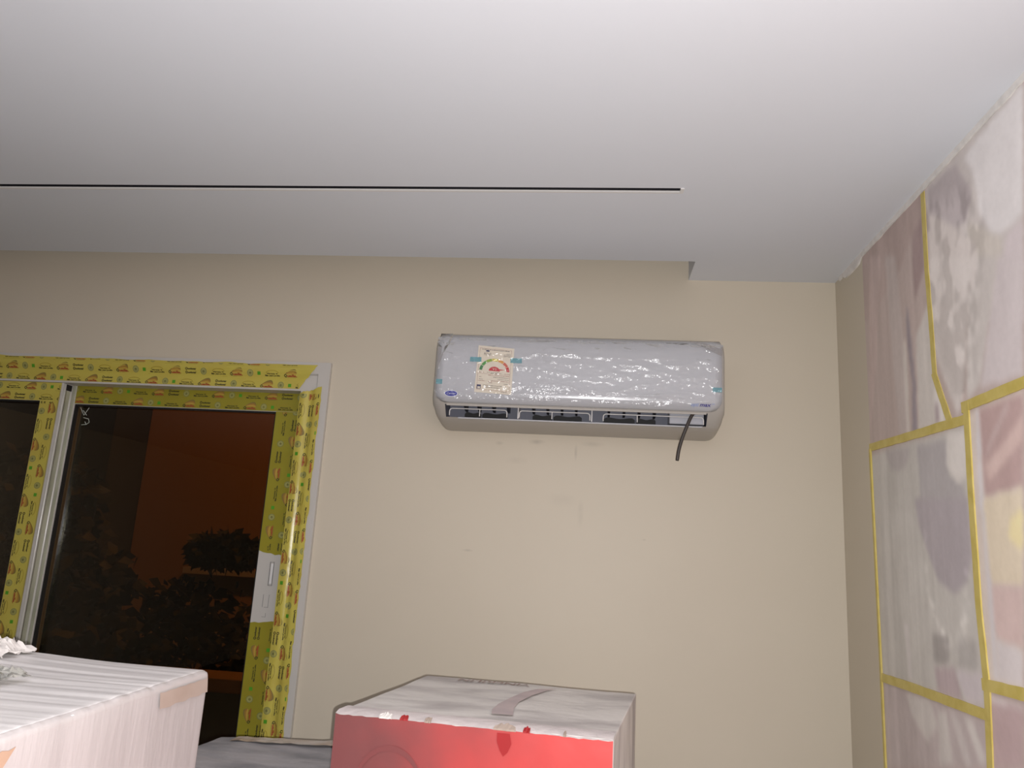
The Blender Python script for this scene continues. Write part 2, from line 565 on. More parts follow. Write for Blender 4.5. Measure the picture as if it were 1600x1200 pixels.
SR = sash(-1.905, -0.984, 2.500, 2.545, .075, .101, z1=E + .507, th=.086)
SL = sash(-2.886, -1.844, 2.449, 2.494, .08, .079, z1=E + .4855, th=.066)
rmap = lambda s, t, h: (s, 2.500 - h, t)
film_strip(SR, 'protective_film', -1.829, -0.988, E + .4225, E + .506, rmap, 0, mats=M_film2, rows=[(E + .426, 10), (E + .463, 130)], disp=lambda s, t: 0.0008)
rv = lambda s, t, h: (t, 2.500 - h, s)
# right stile film: text reads upwards, torn away round the latch (rot 0, up towards -x)
rvf = lambda s, t, h: (-t, 2.500 - h, s)
film_strip(SR, 'protective_film', E - .060, E + .422, 1.000, 1.085, rvf, 0, mats=M_film2, rows=[(1.004, 60), (1.046, 170)], tear0=.012)
film_strip(SR, 'protective_film', 0.15, E - .268, 1.000, 1.085, rvf, 0, mats=M_film2, rows=[(1.004, 10), (1.046, 130)], tear1=-.008)
lmap = lambda s, t, h: (s, 2.449 - h, t)
film_strip(SL, 'protective_film', -2.88, -1.852, E + .420, E + .4852, lmap, 0, rows=[(E + .423, 30), (E + .460, 160)])
lv = lambda s, t, h: (t, 2.449 - h, s)
film_strip(SL, 'protective_film', 0.15, E + .420, -1.9225, -1.852, lv, 1, rows=[(-1.919, 90), (-1.884, 0)])
# interlock: milky film strip and ridges on the side of the front sash
mb = MB()
mb.box(-1.844, -1.8425, 2.458, 2.486, .12, E + .46)
mb.build('interlock_film', M_clearfilm, SL)
M_ridge = mat('glossy pvc ridge', (190, 188, 180), 0.2, 0.5, coat=.5)
for yr in (2.4545, 2.4895):
    mb = MB(); mb.tube([(-1.8425, yr, .12 + (E + .363) * q / 40) for q in range(41)], .0045, 12)
    mb.build('interlock_ridge', M_ridge, SL, smooth=True)
mb = MB()       # clear film rounding the corner of the front sash
arcs = []
for q in range(60):
    zz = .14 + (E + .32) * q / 59
    wob = .0012 * mnoise.noise((zz * 16, 3, 1))
    arcs.append([(-1.8555 + (.0155 + wob) * math.sin(t_ / 8 * math.pi / 2), 2.4635 - (.0155 + wob) * math.cos(t_ / 8 * math.pi / 2), zz) for t_ in range(9)])
mb.grid(arcs)
mb.build('corner_film', film_mat('clear corner film', (.97, .97, .96), .24, .04, ior=1.8), SL, smooth=True, fix=False)
mb = MB(); mb.box(-1.903, -1.8335, 2.4985, 2.5002, .12, E + .50)
mb.build('milky_film', M_clearfilm, SR)
mb = MB(); mb.box(-1.8437, -1.8385, 2.4595, 2.4845, E + .462, E + .482); mb.build('interlock_plug', M_black, SL)
# latch on the right stile
mb = MB()
lx, lz0, lz1 = -1.0335, E - .155, E - .082
for b in ((lx - .007, lx - .0055, lz0, lz1), (lx + .0055, lx + .007, lz0, lz1), (lx - .007, lx + .007, lz1, lz1 + .0015), (lx - .007, lx + .007, lz0 - .0015, lz0)):
    mb.box(b[0], b[1], 2.4965, 2.5005, b[2], b[3])
la = mb.build('latch', mat('latch shadow grey', (150, 148, 146), 0.4), SR)
mb = MB(); mb.box(lx - .0035, lx + .0045, 2.4955, 2.5005, lz0 + .004, lz1 - .004); mb.build('latch_slider', M_white, SR, bevel=.001)
mb = MB()
for b in ((lx - .018, lx - .0165, E - .225, E - .185), (lx - .012, lx + .001, E - .226, E - .2245), (lx + .001, lx + .0022, E - .226, E - .185), (lx - .016, lx - .004, E - .256, E - .2548), (lx - .004, lx - .003, E - .256, E - .243)):
    mb.box(b[0], b[1], 2.4985, 2.5005, b[2], b[3])
mb.build('latch_cover_groove', bpy.data.materials['latch shadow grey'], SR)
# installer's chalk mark on the glass
mb = MB()
gy = 2.5185
for pts in ([(-1.818, .412), (-1.800, .385), (-1.785, .412)], [(-1.806, .402), (-1.790, .385)], [(-1.80, .376), (-1.780, .372), (-1.775, .360), (-1.785, .352), (-1.803, .350)], [(-1.785, .352), (-1.792, .362)]):
    mb.tube([(x, gy, E + z) for x, z in pts], .0011, 5)
mb.build('chalk_mark', mat('chalk', (190, 196, 186), 0.9), SR)
# ------------------------------------------------------------------ mural on the right wall (soft pastel print, joined with yellow tape)
SHAPES=[
([(1.951,0.737),(1.908,0.653),(1.914,0.561),(1.897,0.449),(1.913,0.331),(1.883,0.326),(1.879,0.445),(1.892,0.582),(1.898,0.633),(1.934,0.708)],(125, 112, 118)),
([(1.839,0.879),(1.795,0.836),(1.790,0.714),(1.858,0.642),(1.855,0.762)],(140, 115, 112)),
([(2.192,0.898),(1.786,0.899),(1.782,0.841),(1.847,0.815),(1.934,0.759),(2.156,0.692),(2.215,0.710)],(158, 135, 128)),
([(1.863,0.557),(1.777,0.625),(1.775,0.441),(1.733,0.326),(1.877,0.325),(1.870,0.422)],(186, 176, 168)),
([(2.134,0.875),(2.056,0.843),(2.123,0.559),(2.188,0.362),(2.179,0.573)],(175, 152, 146)),
([(2.027,0.831),(1.957,0.803),(1.933,0.566),(1.932,0.328),(1.991,0.332),(2.013,0.589)],(172, 156, 150)),
([(1.939,0.568),(1.920,0.563),(1.928,0.333),(1.945,0.328)],(195, 184, 175)),
([(1.773,0.426),(1.733,0.326),(1.764,0.327),(1.788,0.385)],(205, 196, 190)),
([(1.783,0.379),(1.766,0.371),(1.768,0.332),(1.784,0.333)],(145, 125, 128)),
([(1.761,0.908),(1.340,0.897),(1.409,0.459),(1.762,0.569)],(184, 173, 168)),
([(1.577,0.726),(1.454,0.644),(1.479,0.481),(1.616,0.523)],(188, 177, 167)),
([(1.439,0.637),(1.380,0.645),(1.409,0.459),(1.494,0.485)],(192, 178, 178)),
([(1.588,0.654),(1.475,0.609),(1.576,0.377),(1.632,0.354),(1.629,0.435)],(186, 176, 170)),
([(1.475,0.609),(1.391,0.575),(1.424,0.359),(1.577,0.369)],(190, 177, 176)),
([(1.752,0.887),(1.613,0.878),(1.551,0.781),(1.586,0.730),(1.634,0.732),(1.749,0.746)],(160, 147, 147)),
([(1.749,0.826),(1.633,0.741),(1.551,0.662),(1.559,0.606),(1.600,0.569),(1.603,0.519),(1.778,0.574)],(190, 178, 172)),
([(1.763,0.725),(1.559,0.638),(1.601,0.565),(1.629,0.435),(1.647,0.375),(1.678,0.330),(1.714,0.389),(1.763,0.483),(1.776,0.594)],(194, 183, 177)),
([(1.532,0.729),(1.498,0.672),(1.461,0.645),(1.423,0.647),(1.379,0.653),(1.341,0.893),(1.500,0.883),(1.575,0.872),(1.544,0.826),(1.534,0.773)],(210, 202, 200)),
([(2.194,0.315),(1.639,0.306),(1.647,0.128),(2.189,0.157),(1.665,0.129),(1.644,-0.247),(2.180,-0.264),(2.186,0.157)],(176, 169, 162)),
([(2.093,0.313),(1.930,0.299),(1.961,0.254),(2.015,0.249),(2.056,0.259)],(160, 150, 148)),
([(1.893,0.297),(1.738,0.289),(1.739,0.210),(1.676,0.182),(1.665,0.129),(1.890,0.141),(1.888,0.240)],(156, 148, 148)),
([(1.922,0.173),(1.661,0.155),(1.660,0.044),(1.686,-0.011),(1.745,-0.037),(1.822,-0.011),(1.868,0.053),(1.906,0.112)],(152, 141, 145)),
([(1.736,0.303),(1.650,0.296),(1.655,0.198),(1.702,0.193),(1.746,0.234)],(203, 194, 187)),
([(2.084,0.152),(1.938,0.144),(1.864,-0.003),(1.859,-0.123),(2.010,-0.205),(2.042,-0.059)],(181, 174, 167)),
([(2.024,-0.118),(1.998,-0.116),(1.991,-0.246),(2.009,-0.249)],(193, 184, 180)),
([(1.866,-0.130),(1.787,-0.125),(1.791,-0.184),(1.868,-0.189)],(140, 132, 128)),
([(1.744,-0.129),(1.667,-0.123),(1.671,-0.180),(1.752,-0.185)],(156, 149, 144)),
([(1.865,-0.200),(1.767,-0.187),(1.739,-0.249),(1.856,-0.252)],(162, 142, 144)),
([(1.767,-0.191),(1.651,-0.183),(1.660,-0.243),(1.729,-0.247)],(186, 174, 176)),
([(1.636,0.327),(1.428,0.336),(1.462,0.118),(1.639,0.128),(1.462,0.118),(1.510,-0.191),(1.629,-0.195),(1.647,0.128)],(196, 180, 170)),
([(1.592,0.328),(1.430,0.325),(1.455,0.163),(1.593,0.152),(1.595,0.217)],(166, 134, 130)),
([(1.523,0.241),(1.435,0.291),(1.442,0.245),(1.572,0.181),(1.587,0.216)],(196, 166, 158)),
([(1.561,0.255),(1.496,0.318),(1.474,0.318),(1.591,0.217)],(184, 160, 156)),
([(1.609,0.151),(1.455,0.161),(1.462,0.118),(1.605,0.126),(1.462,0.118),(1.482,-0.012),(1.593,-0.012),(1.605,0.126)],(208, 190, 164)),
([(1.506,0.109),(1.461,0.125),(1.472,0.051),(1.519,0.074)],(222, 204, 150)),
([(1.601,-0.012),(1.483,-0.015),(1.499,-0.118),(1.593,-0.113)],(192, 164, 158)),
([(1.601,0.332),(1.590,0.330),(1.601,0.125),(1.617,0.126)],(202, 194, 196)),
([(1.609,0.126),(1.597,0.125),(1.592,-0.186),(1.608,-0.188)],(196, 188, 190)),
([(1.593,-0.113),(1.499,-0.122),(1.510,-0.187),(1.596,-0.186)],(200, 189, 188)),
([(2.174,-0.273),(1.655,-0.265),(1.652,-0.351),(2.179,-0.483)],(170, 154, 152)),
([(2.032,-0.281),(1.902,-0.273),(1.865,-0.319),(1.926,-0.367),(2.002,-0.328)],(188, 178, 172)),
([(1.861,-0.288),(1.820,-0.284),(1.804,-0.381),(1.867,-0.401)],(190, 180, 174)),
([(1.743,-0.278),(1.707,-0.277),(1.659,-0.342),(1.685,-0.352)],(192, 182, 176)),
([(1.800,-0.285),(1.771,-0.281),(1.720,-0.364),(1.748,-0.373)],(186, 174, 170)),
([(1.628,-0.218),(1.514,-0.216),(1.531,-0.321),(1.648,-0.350)],(168, 140, 140)),
([(1.628,-0.218),(1.514,-0.215),(1.515,-0.222),(1.630,-0.228)],(206, 196, 194))]
G = 0.005
MY = np.arange(1.20, 2.1951, G)            # detailed part of the print, metres along the wall
MZ = np.arange(-0.62, 0.8951, G)
gy_, gz_ = np.meshgrid(MY, MZ, indexing='ij')
def inside(poly):
    m = np.zeros(gy_.shape, bool)
    n = len(poly)
    for i in range(n):
        (a, b), (c, d) = poly[i], poly[(i + 1) % n]
        if b == d: continue
        cross = ((b > gz_) != (d > gz_)) & (gy_ < (c - a) * (gz_ - b) / (d - b) + a)
        m ^= cross
    return m.astype(float)
def blur(a, r):
    for ax in (0, 1):
        for _ in range(2):
            k = 2 * r + 1
            p = np.concatenate([np.repeat(np.take(a, [0], ax), r + 1, ax), a, np.repeat(np.take(a, [-1], ax), r, ax)], ax)
            c = np.cumsum(p, ax)
            a = (np.take(c, range(k, c.shape[ax]), ax) - np.take(c, range(0, c.shape[ax] - k), ax)) / k
    return a
def vnoise(sx, sz, seed, oct_=3):
    rs = np.random.RandomState(seed)
    tot = np.zeros(gy_.shape); amp = 1.0; nrm = 0
    for o in range(oct_):
        gx = rs.rand(64, 64)
        u = (gy_ / sx * 2 ** o) % 63; v = (gz_ / sz * 2 ** o + 20) % 63
        i, j = u.astype(int), v.astype(int)
        fu, fv = u - i, v - j
        fu = fu * fu * (3 - 2 * fu); fv = fv * fv * (3 - 2 * fv)
        i1, j1 = (i + 1) % 64, (j + 1) % 64
        tot += amp * ((gx[i, j] * (1 - fu) + gx[i1, j] * fu) * (1 - fv) + (gx[i, j1] * (1 - fu) + gx[i1, j1] * fu) * fv)
        nrm += amp; amp *= 0.5
    return tot / nrm - 0.5
img = np.zeros(gy_.shape + (3,)); img[:] = (166, 146, 139)
for idx, (poly, col) in enumerate(SHAPES):
    m = blur(inside(poly), 1)
    # hand-painted edges: a little texture inside every shape
    tex = vnoise(0.035, 0.07, idx + 10) * 14
    img = img * (1 - m[..., None]) + (np.array(col, float) + tex[..., None]) * m[..., None]
def mask(poly, r=2): return blur(inside(poly), r)[..., None]
# long soft folds in the drapery and grasses
folds = vnoise(0.035, 0.9, 77, 3)[..., None] * 34
left = (gy_ > 1.78)[..., None] * 1.0
img = img + folds * (0.25 + 0.75 * left) * (1 - 0.0)
# leafy plume and blossoms in the upper right panel
plume = mask([(1.79, .86), (1.55, .80), (1.50, .70), (1.56, .55), (1.58, .42), (1.66, .33), (1.74, .45), (1.78, .6)], 3)
lf = np.sign(vnoise(0.03, 0.045, 5, 2)) * np.minimum(1, np.abs(vnoise(0.03, 0.045, 5, 2)) * 9)
img = img + plume * lf[..., None] * 15
# beads round the grey oval
rs = np.random.RandomState(3)
for k in range(60):
    t = rs.rand() * math.pi * 1.1 + math.pi
    cyy, czz = 1.78 + .11 * math.cos(t) * (0.8 + .2 * rs.rand()), .05 + .21 * math.sin(t) * (.8 + .2 * rs.rand())
    d = ((gy_ - cyy) / .010) ** 2 + ((gz_ - czz) / .009) ** 2
    img += (np.exp(-d) * 7)[..., None]
img += vnoise(0.008, 0.008, 9, 2)[..., None] * 7
MUL = np.array([0.94, 0.95, 0.955]); OFF = 45
img = np.clip(img * MUL + OFF, 0, 255)
limg = np.where(img / 255 <= 0.04045, img / 255 / 12.92, ((img / 255 + 0.055) / 1.055) ** 2.4)
# full print: coarse continuation outside the detailed part
ys_m = np.concatenate([np.arange(-1.2, 1.19, .03), MY]); zs_m = np.concatenate([np.arange(-1.63, -.63, .03), MZ])
iy = np.clip(np.round((ys_m - MY[0]) / G).astype(int), 0, len(MY) - 1)
iz = np.clip(np.round((zs_m - MZ[0]) / G).astype(int), 0, len(MZ) - 1)
m = bpy.data.materials.new('mural print'); m.use_nodes = True
nt = m.node_tree; b = nt.nodes['Principled BSDF']
b.inputs['Roughness'].default_value = 0.5; b.inputs['Specular IOR Level'].default_value = 0.35
at = nt.nodes.new('ShaderNodeAttribute'); at.attribute_name = 'print'
nt.links.new(at.outputs['Color'], b.inputs['Base Color'])
nb = nt.nodes.new('ShaderNodeTexNoise'); nb.inputs['Scale'].default_value = 260
bp = nt.nodes.new('ShaderNodeBump'); bp.inputs['Strength'].default_value = .12; bp.inputs['Distance'].default_value = .002
tc = nt.nodes.new('ShaderNodeTexCoord')
nt.links.new(tc.outputs['Object'], nb.inputs['Vector']); nt.links.new(nb.outputs['Fac'], bp.inputs['Height']); nt.links.new(bp.outputs[0], b.inputs['Normal'])
M_mural = m
MU = tag(empty('mural', (XR, .5, .02)), 'pastel floral photo mural with yellow taped seams on the right wall', 'mural')
def vsplit(z):   # where the vertical seam of the upper row runs
    return 1.776 if z > .44 else 1.776 - (.44 - z) / .114 * .055
regions = {}
for i in range(len(ys_m) - 1):
    yc = (ys_m[i] + ys_m[i + 1]) / 2
    for j in range(len(zs_m) - 1):
        zc = (zs_m[j] + zs_m[j + 1]) / 2
        if yc > 1.643: k = (0 if yc > vsplit(zc) else 1) if zc > .328 else (2 if zc > -.262 else 3)
        else: k = 1 if zc > .345 else (4 if zc > -.20 else 5)
        regions.setdefault(k, []).append((i, j))
for k in sorted(regions):
    idx, V, F, col = {}, [], [], []
    def vid(i, j):
        if (i, j) not in idx:
            idx[(i, j)] = len(V)
            V.append((XR - .0015 - MU.location.x, ys_m[i] - MU.location.y, E + zs_m[j] - MU.location.z))
            col.append(limg[iy[i], iz[j]])
        return idx[(i, j)]
    for i, j in regions[k]:
        F.append((vid(i, j), vid(i, j + 1), vid(i + 1, j + 1), vid(i + 1, j)))
    me = bpy.data.meshes.new('printed_panel')
    me.from_pydata(V, [], F)
    ca = me.color_attributes.new('print', 'FLOAT_COLOR', 'POINT')
    ca.data.foreach_set('color', np.concatenate([np.array(col), np.ones((len(col), 1))], 1).astype(np.float32).ravel())
    me.materials.append(M_mural)
    o = bpy.data.objects.new('printed_panel', me); o.parent = MU; C.objects.link(o)
M_tape = mat('yellow masking tape', (208, 190, 110), 0.45, 0.4, var=0.8, vscale=25, rgb2=(194, 174, 84), bump=.1)
tape_n = [0]
def tape(pts, wd):
    tape_n[0] += 1
    TX = XR - .0024 - .0004 * tape_n[0]
    mb = MB()
    P = []
    for (a, b_), (c, d) in zip(pts[:-1], pts[1:]):
        n = max(1, int(math.hypot(c - a, d - b_) / .02))
        P += [(a + (c - a) * q / n, b_ + (d - b_) * q / n) for q in range(n)]
    P.append(pts[-1])
    A, B = [], []
    for i, p in enumerate(P):
        q0, q1 = P[max(i - 1, 0)], P[min(i + 1, len(P) - 1)]
        t = Vector((q1[0] - q0[0], q1[1] - q0[1])).normalized()
        nrm = Vector((-t.y, t.x)) * wd / 2
        j1 = 1 + .12 * mnoise.noise((p[0] * 30, p[1] * 30, 1)); j2 = 1 + .12 * mnoise.noise((p[0] * 30, p[1] * 30, 8))
        A.append((TX, p[0] + nrm.x * j1, E + p[1] + nrm.y * j1)); B.append((TX, p[0] - nrm.x * j2, E + p[1] - nrm.y * j2))
    mb.grid([A, B])
    mb.grid([A, [(XR - .001, y, z) for x, y, z in A]]); mb.grid([B, [(XR - .001, y, z) for x, y, z in B]])
    return mb.build('seam_tape', M_tape, MU, fix=False)
tape([(1.777, .892), (1.781, .7), (1.776, .573), (1.774, .436)], .021)
tape([(1.779, .45), (1.712, .318)], .022)
tape([(2.199, .334), (1.939, .326), (1.636, .317)], .021)
tape([(1.657, .344), (1.426, .346), (.9, .352), (.3, .35)], .022)
tape([(1.637, .352), (1.643, .179), (1.644, -.059), (1.634, -.205), (1.644, -.36), (1.644, -1.6)], .022)
tape([(2.189, -.267), (1.98, -.261), (1.640, -.256)], .021)
tape([(1.650, -.201), (1.511, -.196), (.9, -.19), (.3, -.19)], .022)
tape([(2.193, .33), (2.188, .038), (2.184, -.254), (2.182, -.6), (2.182, -1.6)], .011)
# ------------------------------------------------------------------ split air conditioner
M_ac = mat('warm white abs', (176, 171, 164), 0.35, 0.5)
M_panel = mat('gloss white panel', (186, 187, 191), 0.22, 0.5, coat=.2)
M_cav = mat('grey air outlet', (104, 106, 118), 0.5)
M_fin = mat('dark fin', (44, 44, 52), 0.5)
M_slot = mat('black blower slot', (14, 13, 15), 0.6)
AX0, AX1 = -0.492, 0.386
AC = tag(empty('air_conditioner', (-.05, YB, E + .37)), 'white split air conditioner wrapped in shiny clear film high on the wall', 'air conditioner')
bp_ = [(0.0, .652), (.10, .655), (.150, .652), (.176, .642), (.190, .622), (.195, .60), (.195, .52), (.195, .445), (.183, .4265), (.150, .3925),
       (.137, .3855), (.10, .378), (.05, .3715), (.015, .370), (0.0, .372)]
OUT0, OUT1 = 8, 9           # rows bounding the air outlet
RE = .034
es = [0, .0012, .004, .008, .014, .022, RE]
cols = [AX0 + e for e in es] + [-.452] + list(np.linspace(-.42, .30, 13)) + [.336] + [AX1 - e for e in reversed(es)]
def section(x):
    e = min(x - AX0, AX1 - x, RE)
    s = RE - math.sqrt(max(0, RE * RE - (RE - e) ** 2))
    out = []
    for d, z in bp_:
        kz = s * (0.95 if z < .42 else (0.30 if z > .6 else 0.0)) * (1 if z < .42 else -1)
        out.append((x, YB - max(0.0, d - s * .55 * (d / .2)), E + z + kz))
    return out
rows = [section(x) for x in cols]
mb = MB()
n0 = len(bp_)
for r in rows: mb.v += r
for i in range(len(rows) - 1):
    for j in range(n0 - 1):
        if j == OUT0 and cols[i] >= -.453 and cols[i + 1] <= .337: continue
        a = i * n0 + j
        mb.f.append((a, a + 1, a + 1 + n0, a + n0)); mb.mi.append(0)
mb.f.append(tuple(range(n0))); mb.mi.append(0)
mb.f.append(tuple((len(rows) - 1) * n0 + j for j in range(n0))); mb.mi.append(0)
mb.build('housing', M_ac, AC, smooth=True)
# air outlet cavity
ox0, ox1 = -.452, .336
cav = [(.183, .4265), (.165, .452), (.10, .455), (.092, .445), (.092, .400), (.100, .394), (.150, .3925)]
mb = MB()
mb.grid([[(x, YB - d, E + z) for d, z in cav] for x in (ox0, ox1)])
for x in (ox0, ox1): mb.face([(x, YB - d, E + z) for d, z in cav])
mb.build('air_outlet', M_cav, AC)
px = lambda p: -.452 + (p - 694) * .001915
for p in (723, 745, 769, 793, 834, 857, 880, 903, 955, 979, 1003, 1027):
    mb = MB(); x = px(p)
    mb.prism([(YB - .093, E + .4465), (YB - .155, E + .4465), (YB - .150, E + .432), (YB - .118, E + .420), (YB - .093, E + .420)], 'x', x - .0035, x + .0035)
    mb.build('fin', M_fin, AC)
for (a, b) in ((720, 747), (749, 791), (832, 864), (866, 912), (947, 997), (999, 1030)):
    x0, x1 = px(a), px(b)
    mb = MB()
    top = []
    for q in range(13):
        t = q / 12
        top.append((x0 + (x1 - x0) * t, E + .4165 + .0018 * math.sin(t * 9) - (.004 if q in (0, 12) else 0)))
    mb.prism([(x0, E + .4035)] + [(x1, E + .4035)] + top[::-1], 'y', YB - .1005, YB - .0935)
    mb.build('blower_slot', M_slot, AC)
def rod(pts, r=.0017, name='louver_guard'):
    mb = MB(); mb.tube(pts, r, 7); return mb.build(name, M_white, AC, smooth=True)
gyp = YB - .158
def guard(a, b, mid):
    x0, x1 = px(a), px(b)
    z0, z1, r = E + .3965, E + .4185, .009
    P = [(x0, gyp, z0)]
    for q in range(6):
        t = math.pi - q / 5 * math.pi / 2
        P.append((x0 + r + r * math.cos(t), gyp, z1 - r + r * math.sin(t)))
    for q in range(6):
        t = math.pi / 2 - q / 5 * math.pi / 2
        P.append((x1 - r + r * math.cos(t), gyp, z1 - r + r * math.sin(t)))
    P.append((x1, gyp, z0))
    g = rod(P)
    mb = MB(); mb.tube([(px(mid), gyp, z0), (px(mid), gyp, z1)], .0015, 6); mb.build('centre_post', M_white, g)
guard(700, 793, 749); guard(813, 925, 865); guard(946, 1101, 999)
for p in (811, 928):
    mb = MB(); mb.box(px(p) - .0015, px(p) + .0015, YB - .160, YB - .10, E + .3935, E + .437); mb.build('divider', M_white, AC)
mb = MB(); mb.box(.228, .330, YB - .150, YB - .0935, E + .398, E + .446); mb.build('motor_cover', mat('pale grey plastic', (176, 177, 184), .4), AC, bevel=.003)
mb = MB(); mb.box(-.415, .325, YB - .1530, YB - .1440, E + .3885, E + .3930); mb.build('lower_lip', M_panel, AC, bevel=.0015)
mb = MB(); mb.box(-.447, .332, YB - .1855, YB - .1815, E + .4225, E + .4275); mb.build('upper_lip', M_ac, AC, bevel=.001)
# front panel
pp = [(.120, .6565), (.150, .6555), (.172, .650), (.189, .638), (.199, .622), (.2045, .60), (.2055, .56), (.2055, .47), (.2045, .456), (.200, .443), (.192, .434), (.182, .4285)]
PX0, PX1 = -.480, .3735
def prow(d, z, off=0.0, x0=PX0, x1=PX1, n=40):
    rr = .034
    k = max(0.0, (.4285 + rr) - z)
    ins = rr - math.sqrt(max(0, rr * rr - min(k, rr) ** 2))
    kt = max(0.0, z - (.6565 - .012)); it = .012 - math.sqrt(max(0, .012 ** 2 - min(kt, .012) ** 2))
    i = max(ins, it)
    return [(x0 + i + (x1 - x0 - 2 * i) * q / n, YB - d - off, E + z) for q in range(n + 1)]
mb = MB()
mb.grid([prow(d, z) for d, z in pp])
fp = mb.build('front_panel', M_panel, AC, smooth=True, fix=False)
so = fp.modifiers.new('solid', 'SOLIDIFY'); so.thickness = .007; so.offset = 1
PY = YB - .2055          # plane of the panel front
# brand oval and model lettering
M_blue = mat('logo blue', (28, 36, 150), .35); M_navy = mat('lettering navy', (40, 40, 130), .4); M_lblue = mat('lettering light blue', (108, 140, 205), .4)
M_logow = mat('logo white', (225, 228, 240), .4)
def ellipse(cx, cz, rx, rz, y, n=28): return [(cx + rx * math.cos(2 * math.pi * q / n), y, E + cz + rz * math.sin(2 * math.pi * q / n)) for q in range(n)]
LX, LZ = -.431, .4555
def on_panel(pts, off):
    """lay flat print onto the curved lower part of the panel"""
    out = []
    for x, y, z in pts:
        zr = z - E
        d = .2055
        for (d0, z0), (d1, z1) in zip(pp[:-1], pp[1:]):
            if z1 <= zr <= z0: d = d0 + (d1 - d0) * (z0 - zr) / (z0 - z1)
        out.append((x, YB - d - off, z))
    return out
mb = MB()
def fan(mb, ring, c, off, mi):
    ring = on_panel(ring, off); c = on_panel([c], off)[0]
    for i in range(len(ring)): mb.face([c, ring[i], ring[(i + 1) % len(ring)]], mi)
fan(mb, ellipse(LX, LZ, .0205, .0095, PY), (LX, PY, E + LZ), .0010, 0)
fan(mb, ellipse(LX, LZ, .0188, .0080, PY), (LX, PY, E + LZ), .0016, 1)
for t in fit_text('Carrier', LX - .0145, LZ - .003, .029, .0065, shear=.3):
    mb.face(on_panel([(a, PY, E + b_) for a, b_ in t], .0024), 0)
mb.build('logo_badge', [M_logow, M_blue], AC, fix=False)
mb = MB()
for t in fit_text('opti', .284, .4435, .0235, .0105, shear=.25): mb.face(on_panel([(a, PY, E + b_) for a, b_ in t], .0012), 0)
for t in fit_text('max', .3095, .4435, .034, .0105, shear=.25, bold=.03): mb.face(on_panel([(a, PY, E + b_) for a, b_ in t], .0012), 1)
for t in fit_text('inv', .3455, .4495, .008, .0045, shear=.2): mb.face(on_panel([(a, PY, E + b_) for a, b_ in t], .0012), 0)
mb.build('model_lettering', [M_lblue, M_navy], AC, fix=False)
# energy rating sheet taped to the panel (lies a little askew)
def lab(u, v, off):      # u 0..1 left-right, v 0..1 bottom-top
    A, B, Cc, D = (-.3605, .4625), (-.2475, .4570), (-.2455, .6010), (-.3560, .6090)
    x = (A[0] * (1 - u) + B[0] * u) * (1 - v) + (D[0] * (1 - u) + Cc[0] * u) * v
    z = (A[1] * (1 - u) + B[1] * u) * (1 - v) + (D[1] * (1 - u) + Cc[1] * u) * v
    return (x, PY - off, E + z)
LM = [mat('label paper', (222, 212, 194), .6), mat('label ink', (92, 84, 80), .6), mat('label rust ink', (150, 96, 84), .6),
      mat('gauge deep green', (40, 122, 58), .5), mat('gauge green', (78, 150, 66), .5), mat('gauge lime', (142, 170, 62), .5), mat('gauge yellow', (206, 190, 60), .5),
      mat('gauge orange', (212, 150, 66), .5), mat('gauge red orange', (202, 92, 66), .5), mat('gauge red', (188, 26, 40), .5), mat('label navy', (40, 40, 84), .5)]
SHT = tag(empty('energy_label', (-.303, PY - .001, E + .535)), 'cream energy rating sheet with a coloured half-round gauge taped on the panel', 'label')
mb = MB()
a = [lab(0, 0, .0009), lab(1, 0, .0009), lab(1, 1, .0009), lab(0, 1, .0009)]
bk = [lab(0, 0, .0003), lab(1, 0, .0003), lab(1, 1, .0003), lab(0, 1, .0003)]
mb.face(a, 0)
for i in range(4): mb.face([a[i], a[(i + 1) % 4], bk[(i + 1) % 4], bk[i]], 0)
mb.build('paper', LM, SHT, fix=False)
mb = MB()
def lrect(u0, u1, v0, v1, mi, off=.0013): mb.face([lab(u0, v0, off), lab(u1, v0, off), lab(u1, v1, off), lab(u0, v1, off)], mi)
# border lines
for q in ((.05, .056, .06, .95), (.93, .936, .06, .95), (.05, .936, .945, .95), (.05, .936, .06, .065), (.05, .936, .405, .409)): lrect(*q, 2)
# header and lines of small print
def textline(u0, u1, v, h, mi, seed):
    rs_ = random.Random(seed); u = u0
    while u < u1:
        ww = min(rs_.uniform(.015, .06), u1 - u); hh = h * rs_.uniform(.6, 1.0)
        lrect(u, u + ww, v, v + hh, mi); u += ww + rs_.uniform(.006, .014)
textline(.11, .88, .918, .016, 1, 1)
for i, v in enumerate((.855, .835, .815)): textline(.17, .38, v - .01, .010, 1, 5 + i); textline(.72, .91, v - .015, .010, 1, 15 + i)
textline(.80, .91, .865, .010, 1, 30)
for i, (u0, u1, v) in enumerate(((.34, .91, .375), (.48, .91, .338), (.6, .91, .300), (.42, .91, .262), (.1, .16, .33), (.1, .2, .28), (.34, .46, .235), (.34, .46, .212), (.78, .90, .21), (.08, .26, .245))): textline(u0, u1, v, .012, 1 if i % 3 else 2, 40 + i)
textline(.08, .22, .425, .012, 2, 61); textline(.78, .92, .425, .012, 2, 62); textline(.30, .70, .435, .010, 1, 63); textline(.40, .58, .415, .010, 1, 64)
for i, v in enumerate((.155, .115)): textline(.22 + .05 * i, .74 - .05 * i, v, .013, 1, 70 + i)
textline(.72, .88, .035, .012, 1, 80)
def lell(cu, cv, ru, rv, mi, a0=0, a1=360, n=16, off=.0014):
    for q in range(n):
        t0, t1 = math.radians(a0 + (a1 - a0) * q / n), math.radians(a0 + (a1 - a0) * (q + 1) / n)
        mb.face([lab(cu, cv, off), lab(cu + ru * math.cos(t0), cv + rv * math.sin(t0), off), lab(cu + ru * math.cos(t1), cv + rv * math.sin(t1), off)], mi)
lell(.27, .895, .055, .018, 10)
